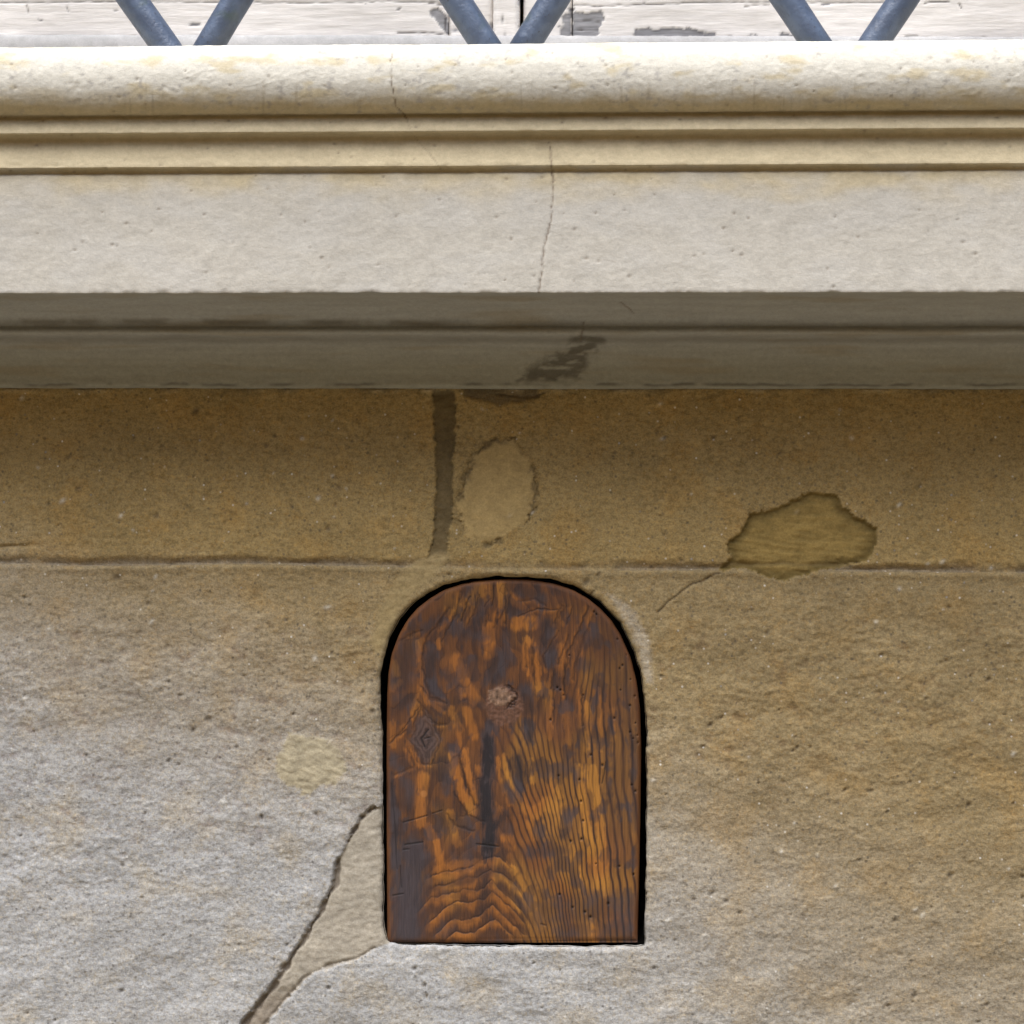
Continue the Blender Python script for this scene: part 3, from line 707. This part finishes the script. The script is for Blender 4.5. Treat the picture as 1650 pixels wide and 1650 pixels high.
ORG = [([(215,370),(260,290),(310,240)],20,.6),([(300,380),(308,450),(320,520),(345,590),(400,612)],22,.85),([(385,330),(420,290),(465,235)],18,.6),([(380,375),(384,395)],20,.7),
       ([(450,440),(480,520),(520,600)],44,.6),([(575,320),(580,420)],44,.8),([(500,220),(520,160)],26,.55),([(625,150),(628,220),(605,280)],26,.6),([(690,300),(745,300)],56,.75),
       ([(740,370),(768,480),(775,570)],28,.85),([(722,360),(733,500)],16,.8),([(860,390),(862,500)],24,.7),([(880,420),(884,470)],16,.6),([(540,150),(560,180)],40,.45),([(660,200),(700,230)],40,.45),
       ([(205,770),(270,690),(308,560),(330,600),(400,650)],15,.6),([(265,790),(298,858),(212,900)],15,.8),([(475,565),(480,585)],26,.8),([(490,640),(522,745)],34,.65),([(430,640),(462,720),(455,790)],28,.5),
       ([(436,820),(448,900),(475,970),(520,1040)],36,.95),([(482,800),(500,900),(522,1000)],26,.9),([(320,905),(308,1010),(312,1085)],44,.7),([(330,1090),(372,1160),(392,1275)],30,.8),([(425,1050),(452,1160)],32,.6),
       ([(380,1260),(480,1240),(545,1240)],34,.6),([(540,870),(545,890)],24,.7),([(620,1030),(600,1060)],26,.6),([(640,1140),(660,1180)],30,.6),([(600,1230),(680,1270)],26,.7),([(640,820),(650,900),(690,990)],20,.7),
       ([(610,830),(625,930),(660,1010)],16,.7),([(800,540),(812,640),(815,740)],26,.35),([(960,620),(966,720),(962,800)],22,.55),([(1010,560),(1016,700),(1010,800)],14,.45),([(880,620),(890,760)],30,.3),
       ([(925,860),(945,1000),(975,1180),(1000,1330)],26,.8),([(985,870),(1000,1000),(1020,1200),(1035,1360)],30,.95),([(955,860),(962,960)],14,.7),([(760,1040),(800,1010),(860,1030),(870,1080)],52,.55),
       ([(700,1000),(760,1140)],30,.4),([(985,1480),(990,1530)],44,.6),([(200,460),(215,500)],30,.4),([(195,700),(205,780)],30,.5),([(200,560),(230,530)],24,.35),([(700,1300),(780,1480)],40,.3),([(900,1180),(940,1330)],30,.35),
       ([(820,900),(850,980)],26,.5),([(740,840),(750,920)],16,.6),([(1060,640),(1064,760)],14,.35),([(960,330),(925,420)],30,.35)]
DRK = [([(575,760),(572,850),(562,960),(572,1040),(582,1100),(568,1210)],50,.97),([(562,1290),(556,1440)],46,.72),([(585,690),(560,760)],40,.8),([(352,430),(335,500),(372,590)],54,.75),([(262,400),(232,520)],90,.55),
       ([(470,330),(570,345)],60,.5),([(610,430),(598,520)],74,.75),([(720,560),(732,640)],50,.65),([(800,310),(815,440)],60,.75),([(850,510),(850,540)],52,.65),([(728,690),(738,760)],42,.85),([(690,830),(700,940)],46,.85),
       ([(640,940),(670,990)],40,.6),([(185,900),(205,1050),(215,1250)],46,.92),([(275,1190),(300,1230)],110,.85),([(268,1290),(262,1500)],120,.85),([(245,930),(250,1000)],70,.6),([(440,1075),(500,1100)],46,.55),([(545,1040),(620,1060)],60,.75),
       ([(880,1040),(870,1130)],42,.75),([(740,1195),(860,1190)],48,.6),([(800,1440),(1010,1410),(1130,1420)],110,.5),([(1080,1500),(1140,1520)],110,.6),([(860,1500),(940,1500)],70,.5),([(300,200),(240,320)],80,.4),([(560,240),(540,290)],56,.65),
       ([(470,250),(400,350)],24,.75),([(400,490),(470,560)],40,.45),([(540,620),(450,600)],34,.4),([(205,840),(260,870)],66,.65),([(400,840),(410,960)],40,.6),([(380,1000),(400,1100)],34,.5),([(470,1180),(480,1220)],90,.45),
       ([(820,890),(870,860)],50,.5),([(960,720),(960,740)],60,.35),([(700,170),(780,200)],50,.5),([(930,460),(960,470)],50,.35),([(640,350),(650,400)],40,.4),([(380,300),(330,330)],50,.45),([(220,610),(260,600)],60,.5),([(330,690),(340,800)],70,.5),
       ([(1150,760),(1160,1100)],40,.25),([(1100,330),(1130,560)],70,.2),([(640,1080),(650,1110)],40,.5),([(770,1120),(780,1140)],36,.4)]
og = np.zeros(x.shape); dark = np.zeros(x.shape)
for p, wd, a in ORG: og = np.maximum(og, a*stroke(p, wd))
for p, wd, a in DRK: dark = np.maximum(dark, a*stroke(p, wd, 0.55, 1.3))
dark = np.clip(dark*1.12, 0, 1)
spine = np.maximum(stroke(DRK[0][0], 46+22*fbm(y/30, x*0, 3, 440), 0.5, 1.9), 0.85*stroke(DRK[1][0], 44, 0.5, 1.6))*sm(-0.75, 0.0, fbm(x/12, y/26, 3, 441)+0.15)
dark = np.maximum(dark, 0.6*sm(0.05, 0.32, 0.8*fbm(x/40, y/52, 4, 321)+0.35*fbm(x/14, y/34, 3, 323)))
ARC = [[(350,1345),(440,1312),(530,1300),(585,1262),(640,1290),(700,1350),(740,1420)],[(292,1440),(350,1372),(470,1350),(560,1340),(587,1308),(640,1360),(705,1420),(740,1480)],
       [(330,1490),(400,1420),(440,1395),(560,1388),(590,1352),(650,1405),(725,1480)],[(360,1530),(430,1466),(505,1462),(592,1405),(640,1450),(720,1525)],[(405,1545),(450,1508),(520,1518),(602,1455),(680,1530)],[(330,1300),(400,1275),(500,1262),(560,1225),(620,1215),(680,1270)]]
line = np.zeros(x.shape)
for n_, A in enumerate(ARC):
    A = np.array(K(A)); wv = 5.0*fbm(x/22, y*0+n_*3.7, 4, 400+n_)
    d = y-(np.interp(x, A[:, 0], A[:, 1])+wv); ok_ = sm(A[0, 0]-6, A[0, 0]+10, x)*(1-sm(A[-1, 0]-10, A[-1, 0]+6, x))
    th = np.clip(9+9*fbm(x/30, y*0+n_, 3, 410+n_)+3.5*fbm(x/2.5, y/30, 2, 411), 2, 20)
    band_ = ok_*sm(-1.0, 1.0, d)*(1-sm(0.3*th, 1.9*th, d)); inr = ok_*sm(-2, 2, d)*(1-sm(22, 30, d))
    fadeA = 0.45+0.55*sm(-0.4, 0.3, fbm(x/32, y/20, 3, 430+n_)); t = t*(1-inr)+0.10*inr; og = np.maximum(og*(1-0.7*inr), 0.82*band_*fadeA*(1-0.85*spine)); dark = dark*(1-0.5*inr)
    line = np.maximum(line, ok_*np.exp(-((d+1.2)/1.3)**2)*0.7*fadeA)
LIN = [[(590,140),(591,200),(560,235)],[(640,150),(642,250),(602,310)],[(660,190),(640,300)],[(690,275),(760,245),(850,250)],[(700,215),(760,205),(800,235)],[(835,300),(860,235),(880,230),(850,280)],[(880,300),(905,240)],
       [(965,235),(930,330),(885,420),(872,520)],[(992,250),(955,340),(925,430),(908,520)],[(850,330),(790,430),(802,480)],[(890,350),(862,420),(850,460)],[(420,240),(385,300),(330,360),(315,440),(328,530),(350,590),(405,610)],
       [(540,190),(520,262),(492,310)],[(470,180),(450,262),(392,372)],[(215,378),(260,352),(312,332)],[(500,200),(470,290)],[(575,270),(560,310)],[(610,260),(600,320)],
       [(205,755),(262,690),(308,620),(345,690),(410,700)],[(185,770),(250,720)],[(205,895),(290,862),(262,790)],[(312,545),(350,600),(412,612)],[(300,600),(318,625),(360,690),(388,760),(352,855),(318,850),(275,770),(285,690),(312,622)],
       [(460,820),(478,900),(520,1010)],[(440,960),(490,1050),(560,1080)],[(415,1050),(440,1090),(520,1115)],[(830,490),(820,560)],[(940,560),(945,700)],[(720,380),(725,470)],[(748,400),(755,540)],[(830,560),(832,700)],[(868,520),(880,600)]]
LIN = [K(p) for p in LIN]
wx_, wy_ = x+2.6*fbm(x/11, y/13, 3, 421), y+2.6*fbm(x/13, y/11, 3, 422)
for n_, p in enumerate(LIN):
    line = np.maximum(line, np.exp(-(dline(wx_, wy_, p)/(1.6+0.5*(n_ % 3)))**2)*(0.70+0.1*(n_ % 4)))
    sh_ = np.clip(1-dline(wx_+3.5, wy_-2.5, p)/6.5, 0, 1); og = np.maximum(og, 0.62*sh_*(y < 1260)*(0.4+0.6*sm(-0.3, 0.3, fib)))
line = np.maximum(line, 0.5*np.exp(-(fr/0.05)**2)*sm(-0.3, 0.3, fbm(x/36, y/44, 3, 423))*(1-rightz)*sm(1400, 1330, y))
ringl = (np.exp(-(fr/0.09)**2)+np.exp(-((fr-1.0)/0.13)**2))*rightz*(0.25+0.75*con)*(1-0.35*quiet)
t = np.clip(np.maximum(t, 0)*(1-0.9*dark)+og*(1-0.75*dark)*(1-0.30*t)*(1-0.55*np.clip(ringl, 0, 1)), 0, 1)
olive = sm(930, 1010, x)*sm(1500, 1300, y)
base = mix(np.array([0.066, 0.032, 0.020]), np.array([0.036, 0.027, 0.027]), dark)
orange = mix(np.array([0.39, 0.145, 0.027]), np.array([0.48, 0.215, 0.036]), sm(-0.3, 0.5, fbm(x/70, y/90, 2, 350)+0.6*rightz-0.3))
orange = mix(orange, np.array([0.24, 0.115, 0.034]), olive*0.6*(1-0.7*og))
cW = mix(base, orange, t)
cW = mix(cW, np.array([0.082, 0.066, 0.069]), np.clip(dark*0.8*(1-spine)*np.maximum(sm(-0.3, 0.4, fbm(x/28, y/40, 3, 351)), 0.9*sm(715, 660, x)*sm(1330, 1380, y)), 0, 1))
cW = mix(cW, np.array([0.022, 0.019, 0.021]), spine*0.7*dark)
lnn = np.clip(np.maximum(line, 0.75*ringl), 0, 1)
cW = mix(cW, np.array([0.022, 0.012, 0.009]), lnn*0.72)
hW = 0.0003*t+0.00015*fib-0.0004*lnn+0.0012*fbm(x/90, y/120, 2, 352)
# knots
dk2 = np.sqrt(((x-812)/34)**2+((y-1136)/36)**2)+0.12*fbm(x/10, y/10, 3, 361); kk = 1-sm(0.8, 1.02, dk2)
cW = mix(cW, np.array([0.17, 0.085, 0.05])*(1+0.4*fbm(x/5, y/5, 3, 362))[..., None], kk*0.9); hW += 0.0005*kk*fbm(x/8, y/8, 3, 363)
dk3 = np.sqrt(((x-806)/23)**2+((y-1123)/17)**2)+0.3*fbm(x/9, y/9, 3, 364); k3 = 1-sm(0.7, 1.0, dk3)
cW = mix(cW, np.array([0.27, 0.165, 0.10])*(1+0.7*fbm(x/8, y/7, 3, 365))[..., None], k3); hW += 0.0008*k3*(0.6+0.5*fbm(x/9, y/9, 3, 366))
rm = np.exp(-((dk3-1.12)/0.10)**2)*sm(0, 10, x-812+8*fbm(x/9, y/9, 2, 3)); cW = mix(cW, np.array([0.02, 0.012, 0.01]), rm*0.8); hW -= 0.001*rm
dk1 = np.abs(x-686)/40+np.abs(y-1190)/66; kd = 1-sm(0.55, 0.8, dk1+0.1*fbm(x/9, y/9, 2, 367))
cW = mix(cW, np.array([0.105, 0.068, 0.055])*(1+0.35*np.sin(dk1*26+5*fbm(x/16, y/16, 3, 368)))[..., None], kd*0.75)
for pts, wd, al in (([(690,1176),(679,1190),(684,1203)], 1.6, .95), ([(684,1190),(694,1188)], 1.3, .9), ([(650,1325),(668,1320),(688,1314)], 1.2, .9), ([(697,1311),(712,1306)], 1.2, .8),
                    ([(653,1361),(681,1357)], 1.4, .95), ([(650,1369),(659,1368)], 1.2, .9), ([(768,1360),(803,1364)], 1.5, .95), ([(633,1443),(650,1440)], 1.2, .9),
                    ([(645,1395),(647,1430)], 1.0, .7), ([(976,1228),(974,1245),(970,1262)], 1.2, .9), ([(795,936),(796,960),(793,975)], 1.3, .8), ([(872,1489),(879,1491)], 1.4, .8),([(631,1262),(637,1330),(640,1400)], 1.0, .6)):
    q = np.exp(-(dline(x, y, pts)/wd)**2); cW = mix(cW, np.array([0.012, 0.010, 0.010]), q*al*0.85); hW -= 0.0005*q
rng = np.random.RandomState(12)
wh = [(957,986),(961,990),(995,1030),(1010,1055),(1003,1072),(1016,1095),(1000,1112),(1023,1122),(1015,1137),(1024,1165),(1015,1180),(1027,1185),(1020,1190),(1028,1197),(903,1112),(908,1120),(898,1108),(887,1160),(940,1120),(1018,1265),(1024,1275)]
wh += [(rng.uniform(900, 1028), rng.uniform(1000, 1480)) for _ in range(22)]
for cx, cy in wh:
    b = (np.abs(x-cx) < 9) & (np.abs(y-cy) < 9); r = rng.uniform(1.1, 2.0)
    q = np.exp(-(((x[b]-cx)/r)**2+((y[b]-cy)/(r*1.3))**2)); cW[b] = mix(cW[b], np.array([0.01, 0.007, 0.006]), q*.95); hW[b] -= 0.0015*q
b = np.sqrt((x-683)**2+(y-1279)**2); q = 1-sm(4, 6.5, b); cW = mix(cW, np.array([0.45, 0.19, 0.05]), q*0.9)
# rubbed orange edge, rounded arris
re = 9.0
cW = mix(cW, np.array([0.17, 0.065, 0.018]), (1-sm(2, 9, se+2*fbm(x/10, y/30, 2, 371)))*0.75*sm(1518, 1505, y))
k_ = np.clip(1-np.clip(se, 0, None)/re, 0, 1)
sideonly = sm(1519, 1505, y)
hW = hW*sm(0, 5, se)-(re/1650*0.8)*(1-np.sqrt(np.clip(1-k_**2, 0, 1)))*(0.35+0.65*sideonly)
P = np.stack([np.zeros_like(x)]*3, -1)
d_ = fwd+rgt*((x-825)/1650/DIST)[..., None]+upv*((825-y)/1650/DIST)[..., None]
P = CAM+d_*((BY-CAM[1])/d_[..., 1])[..., None]
P[..., 1] = BY-hW
V = P.reshape(-1, 3); C = np.clip(cW*np.array([0.74, 0.72, 0.74]), 0.004, 0.8).reshape(-1, 3)
nr = len(rows); F = grid_faces(nr, NC)[:, ::-1]
pk = np.where(dk2.ravel()[F].mean(1) < 1.0, 1, np.where((dk1+0.0).ravel()[F].mean(1) < 0.72, 2, 0))
bd = subset('board', V, F, pk == 0, M['wood'], hatch, C)
o = subset('knot', V, F, pk == 1, M['wood'], hatch, C); o['label'] = 'reddish brown raised knot with a pale shiny scab'
o = subset('knot', V, F, pk == 2, M['wood'], hatch, C); o['label'] = 'grey brown diamond shaped knot with a split heart'
idx = np.arange(nr*NC).reshape(nr, NC)
loop = np.concatenate([idx[::-1, 0], idx[0, 1:], idx[1:, -1], idx[-1, -2:0:-1]])
fr_ = V[loop]; n_ = len(loop)
ring2 = fr_.copy(); ring2[:, 1] = BY+0.042
VE = np.concatenate([fr_, ring2]); FE = [(i, n_+i, n_+(i+1) % n_, (i+1) % n_) for i in range(n_)]+[tuple(range(n_, 2*n_))]
CE = np.concatenate([C[loop]*0.8, C[loop]*0.5])
fix_normals(mesh_obj('edge', VE, FE, M['wood'], hatch, CE))
zf = hole[:, 1].min()-0.006; a = at(660, 1500, 0.05); b = at(1000, 1500, 0.05)
box('batten', a[0], b[0], BY+0.042, BY+0.062, zf-0.001, zf+0.08, M['wood_back'], hatch, 0.002)
